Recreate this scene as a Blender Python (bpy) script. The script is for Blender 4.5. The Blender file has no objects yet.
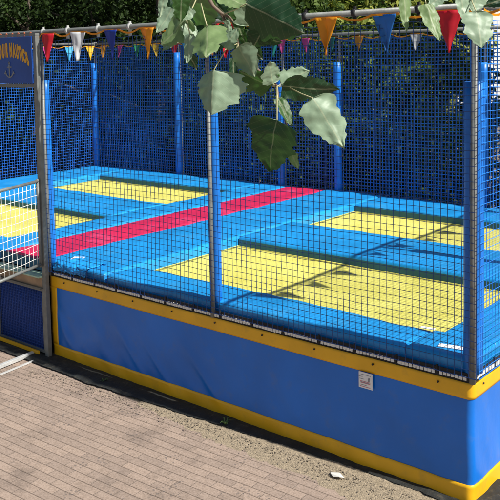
import bpy, bmesh, math, random
from mathutils import Vector, Matrix, noise
rnd = random.Random(7)
scene = bpy.context.scene
COL = scene.collection
PI = math.pi

# ------------------------------------------------------------------ camera
YAW, PITCH, ROLL = 0.7329, -0.088, -0.0238
FPX, PX, PY = 822.985, 204.119, 128.515
CAM = Vector((1.8621, -4.2263, 2.5413))
FW = Vector((-math.sin(YAW)*math.cos(PITCH), math.cos(YAW)*math.cos(PITCH), math.sin(PITCH)))
R0 = Vector((math.cos(YAW), math.sin(YAW), 0)); U0 = R0.cross(FW)
RT = R0*math.cos(ROLL)+U0*math.sin(ROLL); UP = -R0*math.sin(ROLL)+U0*math.cos(ROLL)
cam = bpy.data.objects.new('camera', bpy.data.cameras.new('camera')); COL.objects.link(cam)
m = Matrix((RT, UP, -FW)).transposed().to_4x4(); m.translation = CAM
cam.matrix_world = m
cam.data.sensor_width = 36; cam.data.lens = 36*FPX/500
cam.data.shift_x = (250-PX)/500; cam.data.shift_y = -(250-PY)/500
cam.data.clip_end = 3000; cam.data.clip_start = 0.05
scene.camera = cam
def at(x, y, d):
    """a point d metres deep, seen at (x, y) of the photograph"""
    return CAM + (FW + RT*((x-PX)/FPX) - UP*((y-PY)/FPX))*d

# ------------------------------------------------------------------ light
SUN = Vector((.925, .055, 1.0)).normalized()
el = math.asin(SUN.z); az = math.atan2(SUN.x, SUN.y)
w = bpy.data.worlds.new('World'); scene.world = w; w.use_nodes = True
nt = w.node_tree; bg = nt.nodes['Background']
sky = nt.nodes.new('ShaderNodeTexSky'); sky.sky_type = 'NISHITA'; sky.sun_disc = False
sky.sun_elevation = el; sky.sun_rotation = az; sky.dust_density = 2.0
nt.links.new(sky.outputs[0], bg.inputs[0]); bg.inputs[1].default_value = 0.065
sl = bpy.data.objects.new('sun', bpy.data.lights.new('sun', 'SUN')); COL.objects.link(sl)
sl.data.energy = 5.0; sl.data.angle = math.radians(.6); sl.data.color = (1, .96, .89)
sl.rotation_euler = (-SUN).to_track_quat('-Z', 'Y').to_euler(); sl.location = (6, 3, 12)
scene.view_settings.view_transform = 'Standard'; scene.view_settings.look = 'None'
scene.view_settings.gamma = 1; scene.view_settings.use_curve_mapping = False
scene.view_settings.exposure = 0.40

# ------------------------------------------------------------------ materials
def mat(name, col, rough=.5, metal=0, var=0, vscale=6, bump=0, bscale=30, spec=.5, trans=0, coords='Object', dirt_sheen=None, island=0, tex_detail=5):
    m = bpy.data.materials.new(name); m.use_nodes = True
    n, l = m.node_tree.nodes, m.node_tree.links
    b = n['Principled BSDF']
    b.inputs['Roughness'].default_value = rough; b.inputs['Metallic'].default_value = metal
    b.inputs['Specular IOR Level'].default_value = spec
    b.inputs['Base Color'].default_value = (*col, 1)
    tc = n.new('ShaderNodeTexCoord')
    out = None
    if var or island or dirt_sheen:
        hs = n.new('ShaderNodeHueSaturation'); hs.inputs['Color'].default_value = (*col, 1)
        val = n.new('ShaderNodeMath'); val.operation = 'ADD'; val.inputs[0].default_value = 1; val.inputs[1].default_value = 0
        if var:
            t = n.new('ShaderNodeTexNoise'); t.inputs['Scale'].default_value = vscale; t.inputs['Detail'].default_value = tex_detail
            l.new(tc.outputs[coords], t.inputs['Vector'])
            mr = n.new('ShaderNodeMapRange'); mr.inputs['From Min'].default_value = .3; mr.inputs['From Max'].default_value = .7
            mr.inputs['To Min'].default_value = 1-var; mr.inputs['To Max'].default_value = 1+var
            l.new(t.outputs['Fac'], mr.inputs['Value']); l.new(mr.outputs[0], val.inputs[0])
        if island:
            g = n.new('ShaderNodeNewGeometry')
            mr2 = n.new('ShaderNodeMapRange'); mr2.inputs['To Min'].default_value = -island; mr2.inputs['To Max'].default_value = island
            l.new(g.outputs['Random Per Island'], mr2.inputs['Value']); l.new(mr2.outputs[0], val.inputs[1])
        l.new(val.outputs[0], hs.inputs['Value'])
        out = hs.outputs[0]
        if dirt_sheen:
            dcol, dscale, damt = dirt_sheen
            t2 = n.new('ShaderNodeTexNoise'); t2.inputs['Scale'].default_value = dscale; t2.inputs['Detail'].default_value = 8
            t2.inputs['Roughness'].default_value = .65
            l.new(tc.outputs[coords], t2.inputs['Vector'])
            mr3 = n.new('ShaderNodeMapRange'); mr3.inputs['From Min'].default_value = .55; mr3.inputs['From Max'].default_value = .75
            mr3.inputs['To Max'].default_value = damt
            l.new(t2.outputs['Fac'], mr3.inputs['Value'])
            mx = n.new('ShaderNodeMix'); mx.data_type = 'RGBA'; mx.inputs[7].default_value = (*dcol, 1)
            l.new(mr3.outputs[0], mx.inputs[0]); l.new(out, mx.inputs[6]); out = mx.outputs[2]
        l.new(out, b.inputs['Base Color'])
    if bump:
        t = n.new('ShaderNodeTexNoise'); t.inputs['Scale'].default_value = bscale; t.inputs['Detail'].default_value = 4
        l.new(tc.outputs[coords], t.inputs['Vector'])
        bp = n.new('ShaderNodeBump'); bp.inputs['Strength'].default_value = bump; bp.inputs['Distance'].default_value = .01
        l.new(t.outputs['Fac'], bp.inputs['Height']); l.new(bp.outputs[0], b.inputs['Normal'])
    if trans:
        tr = n.new('ShaderNodeBsdfTranslucent'); tr.inputs[0].default_value = (*col, 1)
        if out: l.new(out, tr.inputs[0])
        ms = n.new('ShaderNodeMixShader'); ms.inputs[0].default_value = trans
        l.new(b.outputs[0], ms.inputs[1]); l.new(tr.outputs[0], ms.inputs[2])
        l.new(ms.outputs[0], n['Material Output'].inputs['Surface'])
    return m
M = {}
M['blue_vinyl'] = mat('blue_vinyl', (.014, .275, .66), .34, var=.16, vscale=2.5, bump=.6, bscale=7, dirt_sheen=((.10, .40, .62), 4, .45))  # lighter blotches put the reflections on the pads into the colour
M['skirt_blue'] = mat('skirt_blue', (.003, .155, .62), .32, spec=.45, var=.12, vscale=2.2, bump=.5, bscale=5, dirt_sheen=((.10, .17, .36), 9, .4))
M['yellow_vinyl'] = mat('yellow_vinyl', (.80, .43, .008), .38, var=.10, vscale=4, bump=.15, bscale=20, dirt_sheen=((.3, .2, .06), 9, .35))
M['red_vinyl'] = mat('red_vinyl', (.56, .016, .075), .42, var=.14, vscale=3, bump=.6, bscale=8, dirt_sheen=((.70, .13, .30), 2.6, .6))
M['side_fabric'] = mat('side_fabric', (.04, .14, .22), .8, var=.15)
M['black'] = mat('black', (.012, .012, .014), .7, var=.2)
M['galv'] = mat('galvanised_steel', (.19, .20, .19), .5, metal=.25, var=.18, vscale=14, bump=.1, bscale=60, dirt_sheen=((.2, .17, .12), 18, .5))
M['dark_steel'] = mat('dull_steel', (.13, .14, .135), .5, metal=.4, var=.25, vscale=12, dirt_sheen=((.1, .08, .05), 14, .6))
M['net'] = mat('net_cord_shaded', (.008, .05, .20), .55, island=.25)  # front nets: the blue cord with its shade put into the colour
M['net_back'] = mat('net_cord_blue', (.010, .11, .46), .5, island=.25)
M['net_lit'] = mat('net_cord_sunlit', (.02, .22, .75), .5, island=.2)  # right net: same blue cord, sunlight put into the colour
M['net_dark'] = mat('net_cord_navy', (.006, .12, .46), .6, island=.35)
M['foam'] = mat('blue_foam', (.008, .165, .60), .38, var=.12, vscale=9, bump=.3, bscale=14)
M['white_cord'] = mat('white_cord', (.75, .75, .70), .6, var=.1, vscale=30)
M['plain_white'] = mat('plain_white', (.82, .82, .80), .4, var=.06, vscale=20)
M['wood'] = mat('wood', (.36, .24, .14), .6, var=.3, vscale=9)
M['green_mat'] = mat('green_mat', (.42, .58, .42), .8, var=.15, vscale=20)
M['twig'] = mat('twig', (.17, .12, .085), .7, var=.3, vscale=50)
M['petiole'] = mat('petiole', (.42, .40, .22), .6, var=.2, vscale=60)
M['bark'] = mat('bark', (.09, .07, .05), .9, var=.3, vscale=8, bump=.6, bscale=20)
M['print_grey'] = mat('print_grey', (.25, .25, .27), .6)
M['print_pink'] = mat('print_pink', (.6, .2, .25), .6)
M['sign_blue'] = mat('sign_blue', (.010, .06, .30), .35, var=.12, vscale=6, bump=.1)
M['sign_yellow'] = mat('sign_yellow', (.72, .38, .02), .5, var=.1)
M['sign_grey'] = mat('sign_grey', (.22, .24, .26), .5)
M['panel_mesh'] = mat('panel_mesh', (.012, .06, .30), .6, var=.2, vscale=30)
M['clip'] = mat('clip_lit', (.42, .43, .42), .5)
M['paper'] = mat('paper', (.62, .61, .56), .8)
M['soil'] = mat('soil', (.16, .13, .09), .95, var=.35, vscale=1.5, bump=.8, bscale=12)
def flagmat(name, c): return mat('flag_'+name, c, .5, var=.08, vscale=12, trans=.3)
FL = dict(red=flagmat('red', (.62, .012, .03)), white=flagmat('white', (.70, .72, .74)), navy=flagmat('navy', (.015, .05, .38)),
          orange=flagmat('orange', (.80, .34, .01)), teal=flagmat('teal', (.01, .22, .22)), blue=flagmat('blue', (.02, .19, .58)),
          pink=flagmat('pink', (.8, .08, .38)), cyan=flagmat('cyan', (.08, .5, .8)), yellow=flagmat('yellow', (.85, .55, .03)),
          green=flagmat('green', (.03, .40, .16)))

# woven yellow jumping bed
def bed_material():
    m = mat('bed_yellow', (.80, .74, .16), .62)
    n, l = m.node_tree.nodes, m.node_tree.links; b = n['Principled BSDF']
    tc = n.new('ShaderNodeTexCoord')
    no = n.new('ShaderNodeTexNoise'); no.inputs['Scale'].default_value = 2.2; no.inputs['Detail'].default_value = 6
    l.new(tc.outputs['Object'], no.inputs['Vector'])
    wv = n.new('ShaderNodeTexVoronoi'); wv.inputs['Scale'].default_value = 55; wv.feature = 'F1'
    l.new(tc.outputs['Object'], wv.inputs['Vector'])
    cr = n.new('ShaderNodeValToRGB'); cr.color_ramp.elements[0].position = .3; cr.color_ramp.elements[0].color = (.56, .52, .09, 1)
    cr.color_ramp.elements[1].position = .7; cr.color_ramp.elements[1].color = (.72, .68, .17, 1)
    no.inputs['Roughness'].default_value = .65; l.new(no.outputs['Fac'], cr.inputs[0])
    mx = n.new('ShaderNodeMix'); mx.data_type = 'RGBA'; mx.blend_type = 'MULTIPLY'; mx.inputs[0].default_value = .55
    r2 = n.new('ShaderNodeValToRGB'); r2.color_ramp.elements[0].position = .1; r2.color_ramp.elements[0].color = (.55, .5, .35, 1)
    r2.color_ramp.elements[1].position = .35; r2.color_ramp.elements[1].color = (1, 1, 1, 1)
    l.new(wv.outputs['Distance'], r2.inputs[0]); l.new(cr.outputs[0], mx.inputs[6]); l.new(r2.outputs[0], mx.inputs[7])
    l.new(mx.outputs[2], b.inputs['Base Color'])
    bp = n.new('ShaderNodeBump'); bp.inputs['Strength'].default_value = .4; bp.inputs['Distance'].default_value = .004
    l.new(wv.outputs['Distance'], bp.inputs['Height']); l.new(bp.outputs[0], b.inputs['Normal'])
    return m
M['bed'] = bed_material()

# two-sided poplar leaf: dark green above, felted pale underside, veins
def leaf_material(name, top, under, tr=.25):
    m = bpy.data.materials.new(name); m.use_nodes = True
    n, l = m.node_tree.nodes, m.node_tree.links; b = n['Principled BSDF']
    tc = n.new('ShaderNodeTexCoord'); sp = n.new('ShaderNodeSeparateXYZ'); l.new(tc.outputs['Object'], sp.inputs[0])
    def mth(op, a, bb=None, c=None):
        q = n.new('ShaderNodeMath'); q.operation = op
        for i, v in enumerate((a, bb, c)):
            if v is None: continue
            if isinstance(v, (int, float)): q.inputs[i].default_value = v
            else: l.new(v, q.inputs[i])
        return q.outputs[0]
    ax = mth('ABSOLUTE', sp.outputs['X'])
    mid = mth('LESS_THAN', ax, .0011)
    s = mth('SUBTRACT', sp.outputs['Y'], mth('MULTIPLY', ax, .75))
    f = mth('FRACT', mth('MULTIPLY', s, 85.0))
    side = mth('LESS_THAN', f, .08)
    vein = mth('MULTIPLY', mth('MAXIMUM', mid, mth('MULTIPLY', side, .22)), .34)
    g = n.new('ShaderNodeNewGeometry')
    c1 = n.new('ShaderNodeMix'); c1.data_type = 'RGBA'
    c1.inputs[6].default_value = (*top, 1); c1.inputs[7].default_value = (*under, 1); l.new(g.outputs['Backfacing'], c1.inputs[0])
    c2 = n.new('ShaderNodeMix'); c2.data_type = 'RGBA'; l.new(vein, c2.inputs[0]); l.new(c1.outputs[2], c2.inputs[6]); c2.inputs[7].default_value = (.48, .50, .32, 1)
    no = n.new('ShaderNodeTexNoise'); no.inputs['Scale'].default_value = 60; no.inputs['Detail'].default_value = 5; l.new(tc.outputs['Object'], no.inputs['Vector'])
    hs = n.new('ShaderNodeHueSaturation'); l.new(c2.outputs[2], hs.inputs['Color'])
    mr = n.new('ShaderNodeMapRange'); mr.inputs['From Min'].default_value = .3; mr.inputs['From Max'].default_value = .7
    mr.inputs['To Min'].default_value = .78; mr.inputs['To Max'].default_value = 1.15
    l.new(no.outputs['Fac'], mr.inputs['Value']); l.new(mr.outputs[0], hs.inputs['Value'])
    l.new(hs.outputs[0], b.inputs['Base Color']); b.inputs['Roughness'].default_value = .48
    bp = n.new('ShaderNodeBump'); bp.inputs['Strength'].default_value = .5; bp.inputs['Distance'].default_value = .001
    l.new(vein, bp.inputs['Height']); l.new(bp.outputs[0], b.inputs['Normal'])
    t = n.new('ShaderNodeBsdfTranslucent'); t.inputs[0].default_value = (.07, .26, .03, 1)
    ms = n.new('ShaderNodeMixShader'); ms.inputs[0].default_value = tr
    l.new(b.outputs[0], ms.inputs[1]); l.new(t.outputs[0], ms.inputs[2]); l.new(ms.outputs[0], n['Material Output'].inputs['Surface'])
    return m
M['leaf'] = leaf_material('poplar_leaf', (.006, .036, .012), (.26, .36, .24), .16)
M['leaf_young'] = leaf_material('poplar_leaf_young', (.04, .10, .02), (.20, .29, .12), .28)

def brick_material():
    m = bpy.data.materials.new('brick_paving'); m.use_nodes = True
    n, l = m.node_tree.nodes, m.node_tree.links; b = n['Principled BSDF']
    tc = n.new('ShaderNodeTexCoord'); mp = n.new('ShaderNodeMapping'); mp.inputs['Rotation'].default_value = (0, 0, math.radians(-3))
    l.new(tc.outputs['Object'], mp.inputs['Vector'])
    # slight wobble of the joints
    nz = n.new('ShaderNodeTexNoise'); nz.inputs['Scale'].default_value = 1.6; l.new(mp.outputs[0], nz.inputs['Vector'])
    vm = n.new('ShaderNodeVectorMath'); vm.operation = 'MULTIPLY_ADD'; vm.inputs[1].default_value = (.03, .03, 0)
    l.new(nz.outputs['Color'], vm.inputs[0]); l.new(mp.outputs[0], vm.inputs[2])
    br = n.new('ShaderNodeTexBrick'); br.inputs['Scale'].default_value = 1; br.inputs['Brick Width'].default_value = .20; br.inputs['Row Height'].default_value = .068
    br.inputs['Mortar Size'].default_value = .0028; br.inputs['Mortar Smooth'].default_value = .4; br.inputs['Bias'].default_value = 0
    br.inputs['Color1'].default_value = (.385, .295, .235, 1); br.inputs['Color2'].default_value = (.31, .24, .195, 1); br.inputs['Mortar'].default_value = (.24, .19, .155, 1)
    l.new(vm.outputs[0], br.inputs['Vector'])
    t1 = n.new('ShaderNodeTexNoise'); t1.inputs['Scale'].default_value = 2.3; t1.inputs['Detail'].default_value = 9; t1.inputs['Roughness'].default_value = .7; l.new(tc.outputs['Object'], t1.inputs['Vector'])
    r1 = n.new('ShaderNodeValToRGB'); r1.color_ramp.elements[0].position = .52; r1.color_ramp.elements[0].color = (1, 1, 1, 1)
    r1.color_ramp.elements[1].position = .74; r1.color_ramp.elements[1].color = (.52, .53, .54, 1)
    l.new(t1.outputs['Fac'], r1.inputs[0])
    t2 = n.new('ShaderNodeTexNoise'); t2.inputs['Scale'].default_value = 90; t2.inputs['Detail'].default_value = 3; l.new(tc.outputs['Object'], t2.inputs['Vector'])
    r2 = n.new('ShaderNodeValToRGB'); r2.color_ramp.elements[0].position = .3; r2.color_ramp.elements[0].color = (.72, .71, .69, 1)
    r2.color_ramp.elements[1].position = .62; r2.color_ramp.elements[1].color = (1.0, 1.0, 1.0, 1); l.new(t2.outputs['Fac'], r2.inputs[0])
    # darker pitted wear on some bricks
    vo = n.new('ShaderNodeTexVoronoi'); vo.inputs['Scale'].default_value = 38; l.new(tc.outputs['Object'], vo.inputs['Vector'])
    t3 = n.new('ShaderNodeTexNoise'); t3.inputs['Scale'].default_value = 3.6; t3.inputs['Detail'].default_value = 2; l.new(tc.outputs['Object'], t3.inputs['Vector'])
    mr = n.new('ShaderNodeMapRange'); mr.inputs['From Min'].default_value = .55; mr.inputs['From Max'].default_value = .62; l.new(t3.outputs['Fac'], mr.inputs['Value'])
    pt = n.new('ShaderNodeMath'); pt.operation = 'LESS_THAN'; pt.inputs[1].default_value = .28; l.new(vo.outputs['Distance'], pt.inputs[0])
    pm = n.new('ShaderNodeMath'); pm.operation = 'MULTIPLY'; l.new(pt.outputs[0], pm.inputs[0]); l.new(mr.outputs[0], pm.inputs[1])
    pm2 = n.new('ShaderNodeMath'); pm2.operation = 'MULTIPLY'; pm2.inputs[1].default_value = .75; l.new(pm.outputs[0], pm2.inputs[0])
    def mul(a, bsock, f=1):
        x = n.new('ShaderNodeMix'); x.data_type = 'RGBA'; x.blend_type = 'MULTIPLY'; x.inputs[0].default_value = f
        l.new(a, x.inputs[6]); l.new(bsock, x.inputs[7]); return x.outputs[2]
    sx = n.new('ShaderNodeSeparateXYZ'); l.new(vm.outputs[0], sx.inputs[0])
    def mt(op, a, v, cl=False):
        q = n.new('ShaderNodeMath'); q.operation = op; l.new(a, q.inputs[0]); q.inputs[1].default_value = v; q.use_clamp = cl; return q.outputs[0]
    fr = mt('ABSOLUTE', mt('SUBTRACT', mt('FRACT', mt('ADD', mt('DIVIDE', sx.outputs['Y'], .068), 50.5), 0), .5), 0)
    row = mt('MULTIPLY', mt('SUBTRACT', mt('MULTIPLY', fr, -1.0), -.075), 14, True)
    rowm = n.new('ShaderNodeMix'); rowm.data_type = 'RGBA'; rowm.inputs[7].default_value = (.15, .11, .085, 1)
    l.new(mt('MULTIPLY', row, .72), rowm.inputs[0]); l.new(br.outputs['Color'], rowm.inputs[6])
    c = mul(mul(rowm.outputs[2], r1.outputs[0]), r2.outputs[0])
    x = n.new('ShaderNodeMix'); x.data_type = 'RGBA'; l.new(pm2.outputs[0], x.inputs[0]); l.new(c, x.inputs[6]); x.inputs[7].default_value = (.13, .11, .10, 1)
    l.new(x.outputs[2], b.inputs['Base Color']); b.inputs['Roughness'].default_value = .88
    b.inputs['Specular IOR Level'].default_value = .25
    h = n.new('ShaderNodeMath'); h.operation = 'MULTIPLY_ADD'; h.inputs[1].default_value = -1.0; l.new(br.outputs['Fac'], h.inputs[0])
    hh = n.new('ShaderNodeMath'); hh.operation = 'MULTIPLY'; hh.inputs[1].default_value = .5; l.new(t2.outputs['Fac'], hh.inputs[0]); l.new(hh.outputs[0], h.inputs[2])
    bp = n.new('ShaderNodeBump'); bp.inputs['Strength'].default_value = .7; bp.inputs['Distance'].default_value = .006
    l.new(h.outputs[0], bp.inputs['Height']); l.new(bp.outputs[0], b.inputs['Normal'])
    return m
M['brick'] = brick_material()
M['sand'] = mat('sand', (.31, .25, .17), .95, var=.28, vscale=55, bump=1.0, bscale=110, dirt_sheen=((.20, .16, .10), 22, .7))

# ------------------------------------------------------------------ helpers
def link(name, bm, material, parent=None, smooth=False):
    me = bpy.data.meshes.new(name); bm.to_mesh(me); bm.free()
    if smooth:
        for p in me.polygons: p.use_smooth = True
    for mm in (material if isinstance(material, list) else [material]): me.materials.append(mm)
    o = bpy.data.objects.new(name, me); COL.objects.link(o)
    if parent: o.parent = parent
    return o
def rawmesh(name, verts, faces, material, parent=None, smooth=False):
    me = bpy.data.meshes.new(name); me.from_pydata(verts, [], faces); me.update()
    if smooth: me.polygons.foreach_set('use_smooth', [True]*len(me.polygons))
    me.materials.append(material)
    o = bpy.data.objects.new(name, me); COL.objects.link(o)
    if parent: o.parent = parent
    return o
def tag(o, label, cat=None, group=None, kind=None):
    if label: o['label'] = label
    if cat: o['category'] = cat
    if group: o['group'] = group
    if kind: o['kind'] = kind
    return o
def empty(name, loc, label, cat, group=None):
    o = bpy.data.objects.new(name, None); o.empty_display_size = .2; COL.objects.link(o); o.location = loc
    return tag(o, label, cat, group)
def box(bm, c, s, rot=None, bevel=0):
    mt = Matrix.Translation(c)
    if rot: mt = mt @ rot
    mt = mt @ Matrix.Diagonal((*s, 1))
    r = bmesh.ops.create_cube(bm, size=1, matrix=mt)
    if bevel:
        es = {e for v in r['verts'] for e in v.link_edges}
        bmesh.ops.bevel(bm, geom=list(es), offset=bevel, segments=2, affect='EDGES', profile=.6)
def tube(bm, pts, r, n=8, caps=True, r2=None):
    """round bar through pts; r may taper to r2"""
    pts = [Vector(p) for p in pts]; rings = []
    for i, p in enumerate(pts):
        d = (pts[min(i+1, len(pts)-1)]-pts[max(i-1, 0)]).normalized()
        a = d.orthogonal().normalized() if i == 0 else (prev - d*prev.dot(d)).normalized()
        prev = a; bb = d.cross(a)
        rr = r if r2 is None else r+(r2-r)*i/(len(pts)-1)
        rings.append([bm.verts.new(p+(a*math.cos(2*PI*k/n)+bb*math.sin(2*PI*k/n))*rr) for k in range(n)])
    for i in range(len(rings)-1):
        for k in range(n):
            bm.faces.new((rings[i][k], rings[i][(k+1) % n], rings[i+1][(k+1) % n], rings[i+1][k])).smooth = True
    if caps:
        bm.faces.new(rings[0][::-1]); bm.faces.new(rings[-1])
def nz(x, y, z=0.): return noise.noise(Vector((x, y, z)))

# sizes of the attraction (metres)
W = -8.34; D = 4.52; H = .70; HR = 2.77; HP = .82; HB = .735
X1, X2 = -3.886, -4.45            # red walkway edges
BX = (-3.086, -.376); LX = (-7.49, -4.885)
FY = (.389, 1.716); BY = (2.585, 3.80)

arena = empty('trampoline_enclosure', (0, 0, 0), 'large netted trampoline enclosure with blue skirt, yellow borders, steel posts and blue foam sleeves', 'trampoline enclosure')

# ------------------------------------------------------------------ skirt
def path_points(x0, x1, y1, step=.02, rc=.035):
    """from x0 along the front to the right corner, round it and go back to y1"""
    pts = []
    n = int((x1-rc-x0)/step)
    for i in range(n+1): pts.append((x0+(x1-rc-x0)*i/n, 0, 0, -1))
    for k in range(1, 8):
        a = -PI/2+PI/2*k/8; pts.append((x1-rc+rc*math.cos(a), rc+rc*math.sin(a), math.cos(a), math.sin(a)))
    n = int((y1-rc)/step/1.5)
    for i in range(n+1): pts.append((x1, rc+(y1-rc)*i/n, 1, 0))
    return pts
def fold(s, z):
    """wrinkles of the hanging vinyl at length s, height z"""
    a = .010*nz(s*1.3, z*1.2, 3.1)
    lo = max(0, 1-z/.5)
    a += .014*nz(s*5+z*5, z*2.5, 9.)*(.35+lo)*(1 if s < -1.6 else .45)
    rg = 1-abs(nz(s*3.0+z*2.6, z*1.1, 5.5))*2.6
    if rg > 0: a += .020*rg**3*lo*1.3*min(1, max(.15, (z-.04)/.16))*(1 if s < -1.8 else .35)
    return a
def skirt_sheet(name, pts, z0, z1, off, material, wr=1, nzr=26, thick=.004, parent=arena, smooth=True):
    V, F = [], []; s = 0; rows = nzr+1
    last = None
    for (x, y, nx, ny) in pts:
        if last: s += math.hypot(x-last[0], y-last[1])
        last = (x, y)
        for j in range(rows):
            z = z0+(z1-z0)*j/nzr
            e = fold(x*1.0+y*1.7, z)*wr*math.sin(PI*min(1, max(0, (z+.02)/.74)))**.5
            V.append((x+nx*(off+e), y+ny*(off+e), z))
    for i in range(len(pts)-1):
        for j in range(nzr):
            a = i*rows+j; F.append((a, a+rows, a+rows+1, a+1))
    o = rawmesh(name, V, F, material, parent, smooth)
    md = o.modifiers.new('thickness', 'SOLIDIFY'); md.thickness = thick; md.offset = -1
    return o
pp = path_points(-3.745, 0, D-.0)
front_skirt = skirt_sheet('skirt_panel', pp, .09, .63, 0, M['skirt_blue'])
front_skirt['label'] = 'glossy blue vinyl skirt between the entrance and the near corner'
skirt_sheet('skirt_border', pp, .612, .705, .004, M['yellow_vinyl'], nzr=6)['label'] = 'yellow top border of the skirt'
skirt_sheet('skirt_border', pp, -.005, .115, .004, M['yellow_vinyl'], nzr=6)['label'] = 'yellow bottom border of the skirt'
skirt_sheet('skirt_border', [(-3.75+.02*i, 0, 0, -1) for i in range(5)], .112, .616, .0035, M['yellow_vinyl'], nzr=18)['label'] = 'yellow upright border beside the entrance'
# left front, left side and back skirts (mostly hidden)
for nm, a, b_, nrm in (('l', (W, 0), (-4.62, 0), (0, -1)), ('s', (W, D), (W, 0), (-1, 0)), ('b', (0, D), (W, D), (0, 1))):
    L = math.hypot(b_[0]-a[0], b_[1]-a[1]); k = int(L/.1)
    pts = [(a[0]+(b_[0]-a[0])*i/k, a[1]+(b_[1]-a[1])*i/k, *nrm) for i in range(k+1)]
    skirt_sheet('skirt_panel', pts, .09, .63, 0, M['skirt_blue'], nzr=8)
    skirt_sheet('skirt_border', pts, .612, .705, .004, M['yellow_vinyl'], nzr=2)
    skirt_sheet('skirt_border', pts, 0, .115, .004, M['yellow_vinyl'], nzr=2)
# grommets on the top border
for x in [-.2-.42*k for k in range(9)]:
    bm = bmesh.new(); tube(bm, [(x, -.0, .672), (x, -.0115, .672)], .006, 8); link('grommet', bm, M['black'], arena)
for y in (.13, .55, .97, 1.4): bm = bmesh.new(); tube(bm, [(.0, y, .672), (.0115, y, .672)], .006, 8); link('grommet', bm, M['black'], arena)

# notice on the skirt
nb = bmesh.new(); box(nb, (-.665, -.0130, .562), (.094, .004, .098))
notice = link('notice', nb, M['plain_white'], front_skirt); notice['label'] = 'small white printed notice with a figure and lines of text'
nb = bmesh.new()
for k, wd in enumerate((.07, .05, .066, .06, .04)):
    if k in (1, 2): box(nb, (-.675+(wd-.066)/2-.015, -.0155, .597-.014*k), (wd*.5, .001, .003))
    else: box(nb, (-.665+(wd-.066)/2, -.0155, .597-.016*k), (wd, .001, .003))
tube(nb, [(-.64, -.015, .578), (-.64, -.0165, .578)], .006, 8); box(nb, (-.642, -.0158, .567), (.010, .001, .015))
link('notice_print', nb, M['print_grey'], front_skirt)
nb = bmesh.new()
for z in (.555, .545, .523): box(nb, (-.667, -.0155, z), (.07, .001, .0035))
link('notice_print', nb, M['print_pink'], front_skirt)

# ------------------------------------------------------------------ frame
bm = bmesh.new()
for y in (.06, D-.06, 2.15): box(bm, ((W+0)/2, y, .66), (8.2, .06, .06))
for x in (-.06, W+.06, X1+.1, X2-.1): box(bm, (x, D/2, .659), (.06, D-.2, .055))
for x in (-.08, -1.95, -3.66, -4.68, -6.4, W+.08):
    for y in (.08, 2.15, D-.08): box(bm, (x, y, .33), (.05, .05, .62))
link('base_frame', bm, M['dark_steel'], arena)
# black strap and white lacing under the net
def lace(P, Q, nrm):
    bm = bmesh.new(); P = Vector(P); Q = Vector(Q); L = (Q-P).length; d = (Q-P)/L; nrm = Vector(nrm)
    ang = math.atan2(d.y, d.x); R = Matrix.Rotation(ang, 4, 'Z')
    box(bm, (P+Q)/2+Vector((0, 0, .731)), (L, .006, .055), R)
    s = .02; bw = bmesh.new(); k = 0
    while s < L-.02:
        if (s % .27) > .03:
            p = P+d*s+nrm*.006+Vector((0, 0, .728+.006*nz(s*4, 1)))
            box(bw, p, (.017+.004*rnd.random(), .005, .020+.004*rnd.random()), R @ Matrix.Rotation(rnd.uniform(-.25, .25), 4, 'Y'))
        else:
            if len(bw.verts): link('lacing', bw, M['white_cord'], arena); bw = bmesh.new()
            box(bm, P+d*s+nrm*.004+Vector((0, 0, .745)), (.012, .01, .05), R @ Matrix.Rotation(rnd.uniform(-.3, .3), 4, 'Y'))
        s += .0235
    link('edge_strap', bm, M['black'], arena); link('lacing', bw, M['white_cord'], arena)
lace((-3.73, .004, 0), (-.01, .004, 0), (0, -1, 0)); lace((-.004, .02, 0), (-.004, D, 0), (1, 0, 0))

# posts with foam sleeves: (x, y, dx, dy) sleeve offset
posts = []
def post(x, y, ox, oy, top=2.37, lab=None, fr=.050):
    bm = bmesh.new(); tube(bm, [(x, y, .708), (x, y, 1.4), (x, y, HR)], .017, 12)
    o = link('post', bm, M['galv'], arena)
    bm = bmesh.new(); fx, fy = x+ox, y+oy
    pts = [(fx+.004*nz(z*3, x), fy+.004*nz(z*3, y+5), z) for z in [HP-.06+(top-HP+.06)*i/14 for i in range(15)]]
    tube(bm, pts, fr, 16)
    f = link('foam_sleeve', bm, M['foam'], o)
    if lab: o['label'] = lab
post(0, 0, -.020, .054, 2.37, None, .054); post(-1.9, 0, -.004, .058, 2.37, None, .034); post(-3.752, 0, -.022, .046, 2.37, None, .034)
post(-4.6, 0, -.035, .052); post(-6.45, 0, .03, .05); post(W, 0, .05, .05)
for x, t in ((0, 2.4), (-1.86, 2.4), (-3.72, 2.43), (-4.6, 2.27), (-6.46, 2.6), (W, 2.46)): post(x, D, 0 if x > W else .03, -.06, t)
post(0, 2.26, -.05, 0); post(W, 2.26, .05, 0)

# top rails and clips
bm = bmesh.new()
c = [(0, 0), (0, D), (W, D), (W, 0)]
for i in range(4):
    a = c[i]; b_ = c[(i+1) % 4]
    tube(bm, [(a[0], a[1], HR), (b_[0], b_[1], HR)], .019, 12)
for x, y in c: box(bm, (x, y, HR), (.06, .06, .06), bevel=.008)
link('top_rail', bm, M['galv'], arena)
def clip(x, y, white):
    bm = bmesh.new()
    tube(bm, [(x-.012, y, HR), (x+.012, y, HR)], .026, 10)
    box(bm, (x, y, HR-.04), (.016, .02, .05)); box(bm, (x, y, HR+.03), (.014, .018, .02))
    link('net_clip', bm, M['clip'] if white else M['black'], arena)
for i, x in enumerate((-3.71, -3.39, -3.02, -2.66, -2.28, -1.9, -1.47, -1.08, -.73, -.32)): clip(x, 0, i < 4)  # identical clips; the first few get a paler colour as if sunlit

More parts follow.
